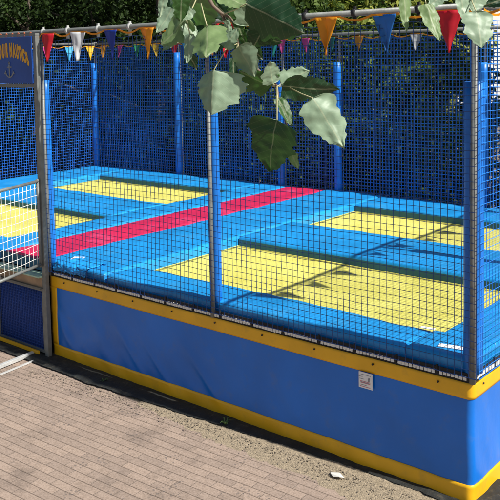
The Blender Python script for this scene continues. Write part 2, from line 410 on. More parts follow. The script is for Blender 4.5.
# ------------------------------------------------------------------ nets
def net(P, U, V, cell, r, material, seed, sag=.012, label=None, top_tape=True):
    """knotted square netting spanned by U and V from corner P, every cord a thin prism"""
    P, U, V = Vector(P), Vector(U), Vector(V); N = U.cross(V).normalized()
    nu = max(2, round(U.length/cell)); nv = max(2, round(V.length/cell)); uh, vh = U.normalized(), V.normalized()
    G = []
    for i in range(nu+1):
        row = []
        for j in range(nv+1):
            a, b_ = i/nu, j/nv
            ed = math.sin(PI*a)*math.sin(PI*b_)
            x, y = a*U.length, b_*V.length
            du = sag*1.3*nz(x*1.1, y*.9, seed)+.003*nz(x*9, y*9, seed)
            dv = sag*1.6*nz(x*.9+7, y*1.1, seed)*(ed**.3 if ed > 0 else 0)+.003*nz(x*8+3, y*8, seed)
            dn = sag*2.2*nz(x*.7, y*.7, seed+4)*ed
            if j == nv: dv -= .010+.012*abs(math.sin(x*PI/.38))
            row.append(P+U*a+V*b_+uh*du*(1 if 0 < i < nu else .2)+vh*dv+N*dn)
        G.append(row)
    VS, FS = [], []
    def cord(line, side, rr):
        b0 = len(VS); n = 4
        for p in line:
            for k in range(n):
                a = 2*PI*k/n+PI/4; VS.append(p+side*(rr*math.cos(a))+N*(rr*math.sin(a)))
        for i in range(len(line)-1):
            for k in range(n):
                q = b0+i*n; FS.append((q+k, q+(k+1) % n, q+n+(k+1) % n, q+n+k))
    for i in range(nu+1): cord(G[i], uh, r if 0 < i < nu else r*1.6)
    for j in range(nv+1): cord([G[i][j] for i in range(nu+1)], vh, r if 0 < j < nv else r*1.6)
    o = rawmesh('net', VS, FS, material, arena)
    if label: o['label'] = label
ZB, ZT = .745, 2.715
VV = (0, 0, ZT-ZB)
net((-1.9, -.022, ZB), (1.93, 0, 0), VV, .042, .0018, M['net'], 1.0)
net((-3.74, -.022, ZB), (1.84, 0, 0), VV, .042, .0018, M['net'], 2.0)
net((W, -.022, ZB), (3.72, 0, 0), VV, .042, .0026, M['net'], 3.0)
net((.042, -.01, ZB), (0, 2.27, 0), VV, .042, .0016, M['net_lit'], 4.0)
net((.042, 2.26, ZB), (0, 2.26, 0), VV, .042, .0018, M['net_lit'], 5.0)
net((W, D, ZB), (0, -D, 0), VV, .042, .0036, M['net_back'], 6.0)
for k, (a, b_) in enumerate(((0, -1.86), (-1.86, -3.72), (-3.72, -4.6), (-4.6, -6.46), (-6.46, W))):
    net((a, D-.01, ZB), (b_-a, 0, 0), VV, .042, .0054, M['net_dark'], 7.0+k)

# ------------------------------------------------------------------ beds and pads
def pad(name, x0, x1, y0, y1, material, label, z1=HP, th=.095, seed=0, cat='safety pad', sag=.010):
    cx, cy = (x0+x1)/2, (y0+y1)/2; hx, hy = (x1-x0)/2, (y1-y0)/2
    root = empty(name, (cx, cy, z1-th), label, cat, 'padding on the trampoline deck')
    st = .045; nx = max(6, int(2*hx/st)); ny = max(6, int(2*hy/st))
    V, F = [], []; idx = {}
    rr = .028
    def hh(x, y):
        e = min(hx-abs(x), hy-abs(y)); k = 1-max(0, rr-e)/rr; return math.sqrt(max(0, 1-(1-k)**2))
    us = sorted(set([-hx, -hx+.005, -hx+.014, -hx+.03, hx-.03, hx-.014, hx-.005, hx]+[-hx+.03+(2*hx-.06)*i/nx for i in range(1, nx)]))
    vs = sorted(set([-hy, -hy+.005, -hy+.014, -hy+.03, hy-.03, hy-.014, hy-.005, hy]+[-hy+.03+(2*hy-.06)*i/ny for i in range(1, ny)]))
    bnd = lambda x, y: (.004*nz((x+cx)*3, (y+cy)*3, seed+2))
    for i, x in enumerate(us):
        for j, y in enumerate(vs):
            h = hh(x, y); X, Y = x+cx, y+cy
            z = (th-rr)+rr*h+sag*(nz(X*1.7, Y*1.7, seed)+.7*nz(X*5, Y*5, seed+1)+.35*nz(X*13+Y*5, Y*12, seed+3))*h
            V.append((x+bnd(x, y)*(abs(x) > hx-.02), y+bnd(y, x)*(abs(y) > hy-.02), z)); idx[i, j] = len(V)-1
    for i in range(len(us)-1):
        for j in range(len(vs)-1): F.append((idx[i, j], idx[i+1, j], idx[i+1, j+1], idx[i, j+1]))
    top = rawmesh('cover', V, F, material, root, True)
    # side walls
    ring = [idx[i, 0] for i in range(len(us))]+[idx[len(us)-1, j] for j in range(1, len(vs))]+[idx[i, len(vs)-1] for i in range(len(us)-2, -1, -1)]+[idx[0, j] for j in range(len(vs)-2, 0, -1)]
    V2 = []; F2 = []; L = len(ring)
    for k, q in enumerate(ring):
        p = V[q]; V2 += [p, (p[0]*1.0+(.006*nz(p[0]*9, p[1]*9, seed)), p[1]+.006*nz(p[1]*9, p[0]*7, seed+3), (th-rr)*.5), (p[0]*1.0, p[1]*1.0, 0)]
    for k in range(L):
        a = 3*k; b_ = 3*((k+1) % L); F2 += [(a, a+1, b_+1, b_), (a+1, a+2, b_+2, b_+1)]
    return root, V2, F2
def full_pad(name, x0, x1, y0, y1, material, label, back_fabric=False, **k):
    root, V2, F2 = pad(name, x0, x1, y0, y1, material, label, **k)
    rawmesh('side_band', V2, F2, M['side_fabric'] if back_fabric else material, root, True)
    return root
full_pad('safety_pad', -3.06, -.43, .035, FY[0], M['blue_vinyl'], 'long blue pad along the near front edge, before the near yellow bed', seed=1)
full_pad('safety_pad', -.425, -.035, .035, FY[0]+.01, M['blue_vinyl'], 'short blue corner pad behind the near corner post, with white patches on it', seed=2, z1=HP+.008)
full_pad('safety_pad', -.376, -.035, FY[0]+.012, D-.06, M['blue_vinyl'], 'blue pad along the right side net from the near corner back', seed=3)
full_pad('safety_pad', -3.08, -.38, FY[1], BY[0], M['blue_vinyl'], 'wide blue pad between the two yellow beds right of the red walkway', back_fabric=True, seed=4)
full_pad('safety_pad', -3.08, -.38, BY[1], D-.06, M['blue_vinyl'], 'blue pad at the back net behind the far bed right of the red walkway', back_fabric=True, seed=5)
full_pad('safety_pad', X1, -3.086, .035, D-.06, M['blue_vinyl'], 'broad blue pad running along the right edge of the red walkway', seed=6, z1=HP+.004)
full_pad('walkway_mat', X2, X1-.004, .02, D-.06, M['red_vinyl'], 'long red padded walkway mat running from the entrance to the back net', seed=7, cat='mat')
full_pad('safety_pad', LX[1], X2-.004, .035, D-.06, M['blue_vinyl'], 'narrow blue pad running along the left edge of the red walkway', seed=8, z1=HP+.003)
full_pad('safety_pad', LX[0], LX[1]-.004, FY[1], BY[0], M['blue_vinyl'], 'wide blue pad between the two yellow beds left of the red walkway', back_fabric=True, seed=9)
full_pad('safety_pad', LX[0], LX[1]-.004, BY[1], D-.06, M['blue_vinyl'], 'blue pad at the back net behind the far bed left of the red walkway', back_fabric=True, seed=10)
full_pad('safety_pad', W+.04, LX[0]-.004, .035, D-.06, M['blue_vinyl'], 'blue pad along the left side net reaching the back left corner', seed=11)
full_pad('safety_pad', LX[0], LX[1]-.004, .035, FY[0], M['blue_vinyl'], 'blue pad along the front edge left of the entrance', seed=12)
def trampoline(x0, x1, y0, y1, label, seed):
    root = empty('trampoline', ((x0+x1)/2, (y0+y1)/2, HB-.05), label, 'trampoline', 'trampolines with yellow beds')
    hx, hy = (x1-x0)/2+.04, (y1-y0)/2+.04
    n, k = 40, 22; V, F = [], []
    for i in range(n+1):
        for j in range(k+1):
            a, b_ = i/n, j/k
            V.append((-hx+2*hx*a, -hy+2*hy*b_, .05-.020*math.sin(PI*a)*math.sin(PI*b_)+.004*nz(a*4, b_*4, seed)))
    for i in range(n):
        for j in range(k): q = i*(k+1)+j; F.append((q, q+k+1, q+k+2, q+1))
    rawmesh('jumping_bed', V, F, M['bed'], root, True)
    bm = bmesh.new()
    zb = .0545; a_, b_ = hx-.075, hy-.075
    for k in range(2):
        e = .016*k
        for (p, q) in (((-a_+e, -b_+e), (a_-e, -b_+e)), ((a_-e, -b_+e), (a_-e, b_-e)), ((a_-e, b_-e), (-a_+e, b_-e)), ((-a_+e, b_-e), (-a_+e, -b_+e))):
            tube(bm, [(p[0]+(q[0]-p[0])*t/10, p[1]+(q[1]-p[1])*t/10, zb-.018*math.sin(PI*(p[0]+(q[0]-p[0])*t/10+hx)/(2*hx))*math.sin(PI*(p[1]+(q[1]-p[1])*t/10+hy)/(2*hy))) for t in range(11)], .0022, 4, caps=False)
    st_ = link('stitching', bm, mat('bed_thread', (.30, .28, .06), .7), root)
    bm = bmesh.new()
    for s in (-1, 1):
        box(bm, (0, s*(hy+.02), .01), (2*hx+.08, .035, .03)); box(bm, (s*(hx+.02), 0, .011), (.035, 2*hy, .03))
    link('rim', bm, M['dark_steel'], root)
trampoline(*BX, *FY, 'yellow trampoline bed nearest the camera, right of the red walkway', 1)
trampoline(*BX, *BY, 'yellow trampoline bed at the back, right of the red walkway', 2)
trampoline(*LX, *FY, 'yellow trampoline bed at the front, left of the red walkway', 3)
trampoline(*LX, *BY, 'yellow trampoline bed at the back, left of the red walkway', 4)
def white_patch(x, y, sx, sy, ang, label):  # thin white patch lying on a pad
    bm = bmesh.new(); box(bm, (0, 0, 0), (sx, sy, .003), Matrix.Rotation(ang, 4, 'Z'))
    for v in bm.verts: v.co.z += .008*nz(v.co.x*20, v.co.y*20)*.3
    o = link('pad_patch', bm, M['plain_white']); o.location = (x, y, HP+.013); tag(o, label, 'tag')
white_patch(-.19, .15, .15, .05, .25, 'white patch on the blue corner pad by the near corner post')
white_patch(-.45, .365, .09, .03, .1, 'small white patch at the front right corner of the nearest yellow bed')
white_patch(-3.62, .20, .10, .09, .5, 'white patch on the blue pad beside the entrance post')
# crumpled blue plastic at the entrance end of the pads
V, F = [], []
for i in range(25):
    for j in range(15):
        a, b_ = i/24, j/14; x = -3.70+.42*a; y = .03-.035*(b_ > .5)*(b_-.5)*1.2
        z = HP+.01-.10*max(0, b_-.35)
        yy = .22*(1-b_/.35)+.02 if b_ < .35 else .02-.02*math.sin((b_-.35)*3)
        V.append((x+.01*nz(a*9, b_*9), yy+.018*nz(a*8, b_*7, 4)-.004, z+.022*nz(a*10, b_*8, 8)))
for i in range(24):
    for j in range(14): q = i*15+j; F.append((q, q+15, q+16, q+1))
o = rawmesh('plastic_cover', V, F, M['blue_vinyl'], None, True); tag(o, 'crumpled blue plastic cover over the pad end beside the entrance', 'cover')
o.modifiers.new('t', 'SOLIDIFY').thickness = .003

# ------------------------------------------------------------------ entrance
GX, GL = -3.738, -4.50
ent = empty('entrance_gateway', ((GX+GL)/2, -.05, 0), 'steel entrance frame with an open white mesh gate and dark blue lower panel', 'entrance')
bm = bmesh.new()
for x in (GX, GL): box(bm, (x, -.058, 1.37), (.042, .042, 2.74), bevel=.004)
box(bm, ((GX+GL)/2, -.058, 2.752), (GX-GL+.042, .04, .022)); box(bm, ((GX+GL)/2, -.058, 2.325), (GX-GL-.045, .03, .03))
box(bm, (GX-.033, -.052, 1.62), (.022, .03, 1.6))
e_o = link('entrance_posts', bm, M['galv']); e_o.parent = ent; e_o.location = -Vector(ent.location)
def sub(o): o.parent = ent; o.location = -Vector(ent.location); return o
bm = bmesh.new()
for z in (.045, .585): box(bm, ((GX+GL)/2, -.05, z), (GX-GL-.044, .028, .024))
for x in (GX-.045, GL+.045): box(bm, (x, -.049, .315), (.026, .026, .515))
pf = sub(link('panel_frame', bm, M['galv']))
bm = bmesh.new()
for i in range(28):
    x = GL+.06+(GX-GL-.12)*i/27; tube(bm, [(x, -.05, .055), (x, -.05, .575)], .0035, 4)
for i in range(22):
    z = .06+.51*i/21; tube(bm, [(GL+.05, -.05, z), (GX-.05, -.05, z)], .0028, 4)
box(bm, ((GX+GL)/2, -.03, .315), (GX-GL-.1, .006, .53))
sub(link('lower_panel', bm, M['panel_mesh']))
bm = bmesh.new(); box(bm, ((GX+GL)/2, -.045, .655), (GX-GL-.05, .07, .09), bevel=.004); sub(link('threshold', bm, M['wood']))
bm = bmesh.new(); box(bm, ((GX+GL)/2, -.05, .707), (GX-GL-.05, .13, .012)); sub(link('threshold_mat', bm, M['green_mat']))
bm = bmesh.new(); box(bm, ((GX+GL)/2, -.052, .608), (GX-GL-.05, .10, .014)); sub(link('threshold_edge', bm, M['dark_steel']))
bm = bmesh.new(); box(bm, ((GX+GL)/2-.02, -.10, .040), (GX-GL-.12, .014, .030)); sub(link('bottom_strip', bm, M['yellow_vinyl']))
bm = bmesh.new(); box(bm, ((GX+GL)/2, .012, .77), (GX-GL-.05, .006, .09)); sub(link('riser', bm, M['side_fabric']))
# gate, swung out towards the viewer
gd = Vector((.33, -.945, 0)).normalized(); g0 = Vector((GX-.012, -.085, 0)); GW = .74
def gp(a, z): return g0+gd*a+Vector((0, 0, z))
bm = bmesh.new()
for z in (.822, 1.53): tube(bm, [gp(0, z), gp(GW, z)], .0135, 8)
for a in (.012, GW): tube(bm, [gp(a, .80), gp(a, 1.55)], .0135, 8)
for z in (.95, 1.40): tube(bm, [gp(-.02, z-.03), gp(-.02, z+.03)], .016, 8)
gate = link('gate', bm, M['galv']); sub(gate); gate['label'] = 'waist high tubular gate with white mesh, swung open outwards'
bm = bmesh.new()
nn = 13
for i in range(1, nn):
    a = GW*i/nn; tube(bm, [gp(a+.003*nz(i*.7, z*3), z) for z in [.83+.69*k/8 for k in range(9)]], .0024, 5)
for j in range(1, 12):
    z = .822+.708*j/12; tube(bm, [gp(GW*k/12, z+.005*nz(k*.3, j*.5)) for k in range(13)], .0024, 5)
gm = link('gate_mesh', bm, M['white_cord'], gate)
# steel foot plate on the ground
bm = bmesh.new()
R = Matrix.Rotation(math.radians(6), 4, 'Z')
box(bm, (-3.860, -.46, .020), (.034, .86, .030), R, bevel=.004); box(bm, (-3.745, -.47, .006), (.012, .80, .012), R); box(bm, (-3.80, -.80, .006), (.13, .03, .01), R)  # low thin bar stands in for a shadow line beside the bright one
o = link('foot_frame', bm, mat('sunlit_zinc', (.55, .56, .55), .4, metal=.2, var=.15, vscale=20)); tag(o, 'long narrow steel foot frame lying on the paving below the open gate', 'foot frame')  # galvanised steel with the sunlight put into its brighter colour

# sign over the entrance
SX0, SX1, SZ0, SZ1 = -4.485, -3.760, 2.345, 2.738
sg = empty('entrance_sign', ((SX0+SX1)/2, -.082, SZ0), 'dark blue sign with arched yellow lettering and a grey anchor above the entrance', 'sign')
def s_sub(o): o.parent = sg; o.location = -Vector(sg.location); return o
bm = bmesh.new(); box(bm, ((SX0+SX1)/2, -.086, (SZ0+SZ1)/2), (SX1-SX0, .010, SZ1-SZ0), bevel=.003); s_sub(link('sign_panel', bm, M['sign_blue']))
bm = bmesh.new()
def glyph(ch, size, mtx, mats_bm):
    cu = bpy.data.curves.new('t', 'FONT'); cu.body = ch; cu.size = size; cu.extrude = .0012; cu.align_x = 'CENTER'; cu.offset = .007
    ob = bpy.data.objects.new('t', cu); COL.objects.link(ob)
    dg = bpy.context.evaluated_depsgraph_get(); dg.update(); me = bpy.data.meshes.new_from_object(ob.evaluated_get(dg))
    me.transform(mtx); mats_bm.from_mesh(me)
    bpy.data.objects.remove(ob); bpy.data.curves.remove(cu); bpy.data.meshes.remove(me)
cxs = -4.077; txt = 'YOUR NAUTICS'; xs = [-4.415, -4.345, -4.265, -4.185, 0, -4.095, -4.045, -3.995, -3.952, -3.918, -3.882, -3.848]
xs = [-4.262, -4.208, -4.158, -4.108, 0, -4.045, -3.998, -3.952, -3.910, -3.882, -3.851, -3.808]
for ch, x in zip(txt, xs):
    if ch == ' ': continue
    t = (x-cxs)/.30; z = 2.580-.095*t*t; ang = -math.atan(2*.095*t/.30*.45)
    mt = Matrix.Translation((x, -.0925, z)) @ Matrix.Rotation(ang, 4, Vector((0, -1, 0))*-1) @ Matrix.Rotation(PI/2, 4, 'X') @ Matrix.Diagonal((.47, 1.5, 1, 1))
    glyph(ch, .098, mt, bm)
s_sub(link('lettering', bm, M['sign_yellow']))
bm = bmesh.new(); ax, az_ = -4.077, 2.455
tube(bm, [(ax, -.094, az_+.055), (ax, -.094, az_-.055)], .006, 6); tube(bm, [(ax-.03, -.094, az_+.03), (ax+.03, -.094, az_+.03)], .005, 6)
tube(bm, [(ax+.011*math.cos(2*PI*k/12), -.094, az_+.067+.011*math.sin(2*PI*k/12)) for k in range(13)], .003, 5)
tube(bm, [(ax+.055*math.sin(t), -.094, az_-.0-.055*math.cos(t)) for t in [-1.25+2.5*k/12 for k in range(13)]], .006, 6)
for s in (-1, 1): tube(bm, [(ax+s*.062, -.094, az_-.028), (ax+s*.048, -.094, az_+.004)], .010, 6, r2=.002)
s_sub(link('anchor_emblem', bm, M['sign_grey']))
ocm = mat('orange_cord', (.6, .15, .05), .6)
for i in range(9):
    bm = bmesh.new(); x = SX0+.02+.085*i
    tube(bm, [(x+.012*math.cos(t), -.075, 2.752+.020*math.sin(t)) for t in [2*PI*k/8 for k in range(9)]], .004, 5)
    s_sub(link('cord_tie', bm, ocm))

# ------------------------------------------------------------------ bunting
def bunting(P, d, nrm, offs, cols, zt, label, wd=.17, ht=.225, mats=None):
    mats = mats or FL
    P = Vector(P); d = Vector(d); nrm = Vector(nrm)
    root = empty('bunting', P, label, 'bunting', 'strings of pennants on the rails')
    bm = bmesh.new(); L = offs[-1]+.3
    # drooping tape made as a thin ribbon looping between the flags
    pts = []
    ss = [0]
    for o in offs: ss += [max(.0, o-wd/2), o+wd/2]
    ss.append(L)
    for a, b_ in zip(ss[:-1], ss[1:]):
        fl = any(abs((a+b_)/2-o) < .02 for o in offs)
        for k in range(8):
            t = k/8; s = a+(b_-a)*t
            dz = 0 if fl else -(.026+.012*nz(a*9, 3.))*math.sin(PI*t)
            pts.append(d*s+nrm*(.006*nz(s*5, 1))+Vector((0, 0, dz)))
    vs = []
    for i, p in enumerate(pts):
        tw = .4*nz(i*.3, 2.); off = nrm*(.006*math.sin(tw))+Vector((0, 0, .0065*math.cos(tw)))
        vs.append((bm.verts.new(p+off), bm.verts.new(p-off)))
    for i in range(len(vs)-1): bm.faces.new((vs[i][0], vs[i+1][0], vs[i+1][1], vs[i][1]))
    tp = link('tape', bm, FL['orange'], root); tp.modifiers.new('t', 'SOLIDIFY').thickness = .002
    for q, (o, cc) in enumerate(zip(offs, cols)):
        V, F = [], []; n = 12; cv = rnd.uniform(-.03, .03); sw = rnd.uniform(-.02, .02); ph = rnd.uniform(0, 6)
        for j in range(n+1):
            t = j/n
            hw = wd/2*(1-t)
            for i in range(n+1):
                s = -1+2*i/n
                V.append(d*(o+hw*s+sw*t*t)+nrm*(cv*t+.016*math.sin(s*2.2+ph)*(1-.3*t)+.012*nz(s*2, t*3, q+ph)+.010)+Vector((0, 0, -ht*t+.0)))
        for j in range(n):
            for i in range(n): q0 = j*(n+1)+i; F.append((q0, q0+1, q0+n+2, q0+n+1))
        f = rawmesh('flag', V, F, mats[cc], root, True); f['label'] = cc.replace('navy', 'dark blue')+' triangular pennant'
        md = f.modifiers.new('t', 'SOLIDIFY'); md.thickness = .0015
zf = 2.752
bunting((-3.78, -.030, zf), (1, 0, 0), (0, -1, 0), [.17+.387*k for k in range(10)],
        ['red', 'white', 'navy', 'orange', 'cyan', 'red', 'teal', 'orange', 'blue', 'red'], 0, 'bunting with large pennants along the front top rail')
bunting((0.03, .05, zf), (0, 1, 0), (1, 0, 0), [.38+.387*k for k in range(11)], (['green', 'blue', 'green', 'red', 'white', 'orange', 'navy']*2)[:11], 0, 'bunting along the right side top rail')
bc = ['pink', 'white', 'cyan', 'orange', 'pink', 'green', 'yellow', 'navy', 'red', 'pink', 'cyan', 'orange', 'green', 'yellow', 'white', 'cyan', 'red', 'green', 'orange', 'pink', 'blue']
bo = [.24+.387*k for k in range(21)]
FD = {k_: mat('dimmed_'+k_, tuple(.55*c_ for c_ in v_.node_tree.nodes['Principled BSDF'].inputs['Base Color'].default_value[:3]), .6, trans=.2) for k_, v_ in FL.items()}  # dimming by the nets in front is put into the pennant colours
bunting((W+.02, D-.03, 2.735), (1, 0, 0), (0, -1, 0), bo, ['orange', 'pink', 'green', 'yellow', 'red', 'cyan', 'orange', 'navy', 'green', 'pink', 'pink', 'teal', 'orange', 'blue', 'white', 'pink', 'green', 'red', 'cyan', 'orange', 'green'], 0, 'bunting with small dimmed pennants along the back top rail', .15, .19, FD)
bunting((W+.03, .3, 2.735), (0, 1, 0), (1, 0, 0), [.3+.42*k for k in range(10)], ['green', 'navy', 'white', 'red', 'orange', 'green', 'pink', 'pink', 'cyan', 'yellow'], 0, 'bunting with bright sunlit pennants along the left side top rail')

# ------------------------------------------------------------------ ground
def sheet(name, x0, x1, y0, y1, z, material, n=1, kind='structure', edge=None, bumpy=0):
    V, F = [], []; nx = ny = n
    for i in range(nx+1):
        for j in range(ny+1):
            V.append((x0+(x1-x0)*i/nx, y0+(y1-y0)*j/ny, z+(bumpy*nz(i*.7, j*.7) if bumpy else 0)))
    for i in range(nx):
        for j in range(ny): q = i*(ny+1)+j; F.append((q, q+ny+1, q+ny+2, q+1))
    o = rawmesh(name, V, F, material); tag(o, None, kind=kind); return o
sheet('ground', -600, 600, -600, 900, -.03, M['soil'], 4)
sheet('brick_paving', -12, 12, -12, 4.9, -.004, M['brick'])
# sandy strip between bricks and skirt, ragged edge
V, F = [], []; n = 420
for i in range(n+1):
    x = -8.5+9.6*i/n
    wdt = .30+.08*nz(x*1.6, 1)+.05*nz(x*6, 2)+.03*nz(x*17, 3)+.06*(x+2)*(x > -2)
    if x < -2.2: wdt -= .12*min(1, (-2.2-x)/.5)
    ks = 7
    for j in range(ks):
        t = j/(ks-1); y = .3-(wdt+.3)*t
        V.append((x, y, -.006+(.014*(1-t)**.6*(1+.9*nz(x*14, y*14, 2))+.004*nz(x*40, y*40)+.003)*(t < .99)))
for i in range(n):
    for j in range(6): q = i*7+j; F.append((q, q+1, q+8, q+7))
tag(rawmesh('sand_strip', V, F, M['sand'], None, True), None, kind='structure')
# near-black strip along the foot of the skirt, ragged edge
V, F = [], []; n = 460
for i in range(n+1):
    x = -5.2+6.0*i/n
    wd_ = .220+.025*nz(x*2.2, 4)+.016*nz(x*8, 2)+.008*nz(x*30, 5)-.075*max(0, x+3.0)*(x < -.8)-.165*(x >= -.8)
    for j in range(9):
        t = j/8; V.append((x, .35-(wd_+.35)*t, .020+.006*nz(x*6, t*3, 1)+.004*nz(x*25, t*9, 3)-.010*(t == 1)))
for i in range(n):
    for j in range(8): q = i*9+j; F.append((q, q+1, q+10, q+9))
tag(rawmesh('dark_strip', V, F, mat('black_strip', (.016, .018, .017), .75, var=.4, vscale=14, bump=.6, bscale=40, dirt_sheen=((.16, .13, .08), 26, .45)), None, True), None, kind='structure')
# litter along the skirt
V, F = [], []
def chip(p, r, V, F):
    b0 = len(V); a0 = rnd.uniform(0, 6.3); k = 5
    for i in range(k): a = a0+2*PI*i/k; q = r*rnd.uniform(.5, 1.1); V.append((p[0]+q*math.cos(a), p[1]+q*math.sin(a)*.7, p[2]+rnd.uniform(0, r*.35)))
    V.append((p[0], p[1], p[2]+r*rnd.uniform(.3, .7)))
    for i in range(k): F.append((b0+i, b0+(i+1) % k, b0+k))
for i in range(2000):
    x = rnd.uniform(-3.6, 1.0); y = -.12-.06*max(0, -1-x)-abs(rnd.gauss(0, .09)); chip((x, y, .0 if y < -.35 else .008), rnd.uniform(.003, .009), V, F)
tag(rawmesh('gravel', V, F, mat('pebble', (.22, .18, .13), .9, island=.5)), 'loose gravel and leaf litter along the foot of the skirt', 'gravel', kind='stuff')
bm = bmesh.new()
for (a, b_) in ((0, 0),):
    vs = [bm.verts.new(v) for v in ((-.80, -.20, .016), (-.745, -.185, .024), (-.70, -.205, .017), (-.715, -.23, .026), (-.76, -.235, .015), (-.785, -.222, .022))]
    bm.faces.new(vs)
o = link('paper_scrap', bm, M['paper']); tag(o, 'small white torn paper scrap on the sand by the skirt', 'litter'); o.modifiers.new('t', 'SOLIDIFY').thickness = .002
def weed(x, y, label, h=.07):
    V, F = [], []
    for k in range(16):
        a = rnd.uniform(0, 6.3); l = h*rnd.uniform(.5, 1.1); w_ = .004; d = Vector((math.cos(a), math.sin(a), 0)); s = Vector((-d.y, d.x, 0))
        b0 = len(V); V += [Vector((x, y, .0))+s*w_*.5, Vector((x, y, 0))-s*w_*.5, Vector((x, y, 0))+d*l*.5+s*w_+Vector((0, 0, l*.8)), Vector((x, y, 0))+d*l*.5-s*w_+Vector((0, 0, l*.8)), Vector((x, y, 0))+d*l+Vector((0, 0, l*.7))]
        F += [(b0, b0+1, b0+3, b0+2), (b0+2, b0+3, b0+4)]
    tag(rawmesh('weed', V, F, mat('weed', (.07, .13, .03), .7)), label, 'plant', 'weeds along the skirt')
weed(-1.72, -.10, 'small green weed at the skirt foot below the middle post', .06); weed(-2.95, -.13, 'small weed at the skirt foot nearer the entrance', .045)

# ------------------------------------------------------------------ trees behind
def foliage_mat(name, c, c2, tr=.3):
    m = bpy.data.materials.new(name); m.use_nodes = True
    n, l = m.node_tree.nodes, m.node_tree.links; b = n['Principled BSDF']
    g = n.new('ShaderNodeNewGeometry'); tc = n.new('ShaderNodeTexCoord')
    t = n.new('ShaderNodeTexNoise'); t.inputs['Scale'].default_value = 1.4; t.inputs['Detail'].default_value = 3; l.new(tc.outputs['Object'], t.inputs['Vector'])
    ad = n.new('ShaderNodeMath'); ad.operation = 'MULTIPLY_ADD'; ad.inputs[1].default_value = .6; l.new(g.outputs['Random Per Island'], ad.inputs[0])
    ml = n.new('ShaderNodeMath'); ml.operation = 'MULTIPLY_ADD'; ml.inputs[1].default_value = 1.4; ml.inputs[2].default_value = -.5; l.new(t.outputs['Fac'], ml.inputs[0])
    l.new(ml.outputs[0], ad.inputs[2])
    cr = n.new('ShaderNodeValToRGB'); cr.color_ramp.elements[0].position = .1; cr.color_ramp.elements[0].color = (*c, 1)
    cr.color_ramp.elements[1].position = .9; cr.color_ramp.elements[1].color = (*c2, 1); l.new(ad.outputs[0], cr.inputs[0])
    l.new(cr.outputs[0], b.inputs['Base Color']); b.inputs['Roughness'].default_value = .62; b.inputs['Specular IOR Level'].default_value = .22
    tl = n.new('ShaderNodeBsdfTranslucent'); l.new(cr.outputs[0], tl.inputs[0])
    ms = n.new('ShaderNodeMixShader'); ms.inputs[0].default_value = tr
    l.new(b.outputs[0], ms.inputs[1]); l.new(tl.outputs[0], ms.inputs[2]); l.new(ms.outputs[0], n['Material Output'].inputs['Surface'])
    return m
F_DARK = foliage_mat('foliage_dark', (.005, .014, .004), (.045, .085, .016))  # deep shade among the trees put into the leaf colour
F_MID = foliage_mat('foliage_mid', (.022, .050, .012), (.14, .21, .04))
F_SUN = foliage_mat('foliage_sunny', (.20, .25, .05), (.55, .58, .14), .5)  # sunlight put into the leaf colour of the trees above the rail
def tree(x, y, h, z0, rx, n, ls, material, label, seed, group='trees behind the enclosure', clumps=60, trunk_r=.12):
    r = random.Random(seed)
    root = empty('tree', (x, y, 0), label, 'tree', group)
    bm = bmesh.new()
    tp = [(0, 0, -.03)]+[(.15*nz(k*.8, seed), .15*nz(k*.8, seed+9), h*.8*k/6) for k in range(1, 7)]
    tube(bm, tp, trunk_r, 10, r2=trunk_r*.25)
    for k in range(7):
        z = z0+(h-z0)*(.1+.7*k/7); a = r.uniform(0, 6.3); q = rx*r.uniform(.5, .85); s = Vector((0, 0, max(.4, z-.3)))
        e = Vector((q*math.cos(a), q*math.sin(a), z+.3*q)); tube(bm, [s, s.lerp(e, .5)+Vector((0, 0, .08)), e], trunk_r*.35, 6, r2=trunk_r*.08)
    link('trunk', bm, M['bark'], root)
    V, F = [], []; cz = (h+z0)/2; hz = (h-z0)/2
    cl = []
    for k in range(clumps):
        while True:
            p = Vector((r.uniform(-1, 1), r.uniform(-1, 1), r.uniform(-1, 1)))
            if .1 < p.length < 1: break
        p = p.normalized()*p.length**.45
        cl.append((Vector((p.x*rx, p.y*rx, cz+p.z*hz)), r.uniform(.22, .48)*rx*.62, Vector((r.gauss(0, 1), r.gauss(0, 1), r.gauss(0, .6)))))
    for i in range(n):
        c_, cr_, dr = cl[r.randrange(clumps)]
        d = Vector((r.gauss(0, 1), r.gauss(0, 1), r.gauss(0, .8)))
        p = c_+d.normalized()*cr_*r.random()**.4
        s = ls*r.uniform(.6, 1.35)
        a = Vector((r.gauss(0, 1), r.gauss(0, 1), r.gauss(-.5, .7))).normalized(); nn_ = (Vector((r.gauss(0, .7), r.gauss(0, .7), 1))).normalized(); b_ = a.cross(nn_).normalized()
        b0 = len(V); fold_ = nn_*s*.10
        V += [p, p+a*s*.45+b_*s*.32+fold_, p+a*s, p+a*s*.45-b_*s*.32+fold_]
        F += [(b0, b0+1, b0+2), (b0, b0+2, b0+3)]
    rawmesh('crown', V, F, material, root)
def along(px, d): p = at(px, 60, d); return p.x, p.y
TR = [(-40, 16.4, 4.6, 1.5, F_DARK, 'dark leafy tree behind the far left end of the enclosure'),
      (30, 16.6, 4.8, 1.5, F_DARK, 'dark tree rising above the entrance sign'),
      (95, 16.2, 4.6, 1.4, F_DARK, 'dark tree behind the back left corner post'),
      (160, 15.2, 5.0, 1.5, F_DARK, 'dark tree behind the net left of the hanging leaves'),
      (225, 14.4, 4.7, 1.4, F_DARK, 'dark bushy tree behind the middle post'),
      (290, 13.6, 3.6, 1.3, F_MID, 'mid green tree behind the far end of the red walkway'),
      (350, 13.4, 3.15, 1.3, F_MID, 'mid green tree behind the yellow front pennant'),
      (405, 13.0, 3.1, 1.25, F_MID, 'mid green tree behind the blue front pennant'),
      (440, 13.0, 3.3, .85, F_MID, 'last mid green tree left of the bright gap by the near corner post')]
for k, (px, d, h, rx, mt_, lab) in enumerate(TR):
    x, y = along(px, d); tree(x, y, h, .1, rx, 9000, .10, mt_, lab, 20+k, clumps=70)
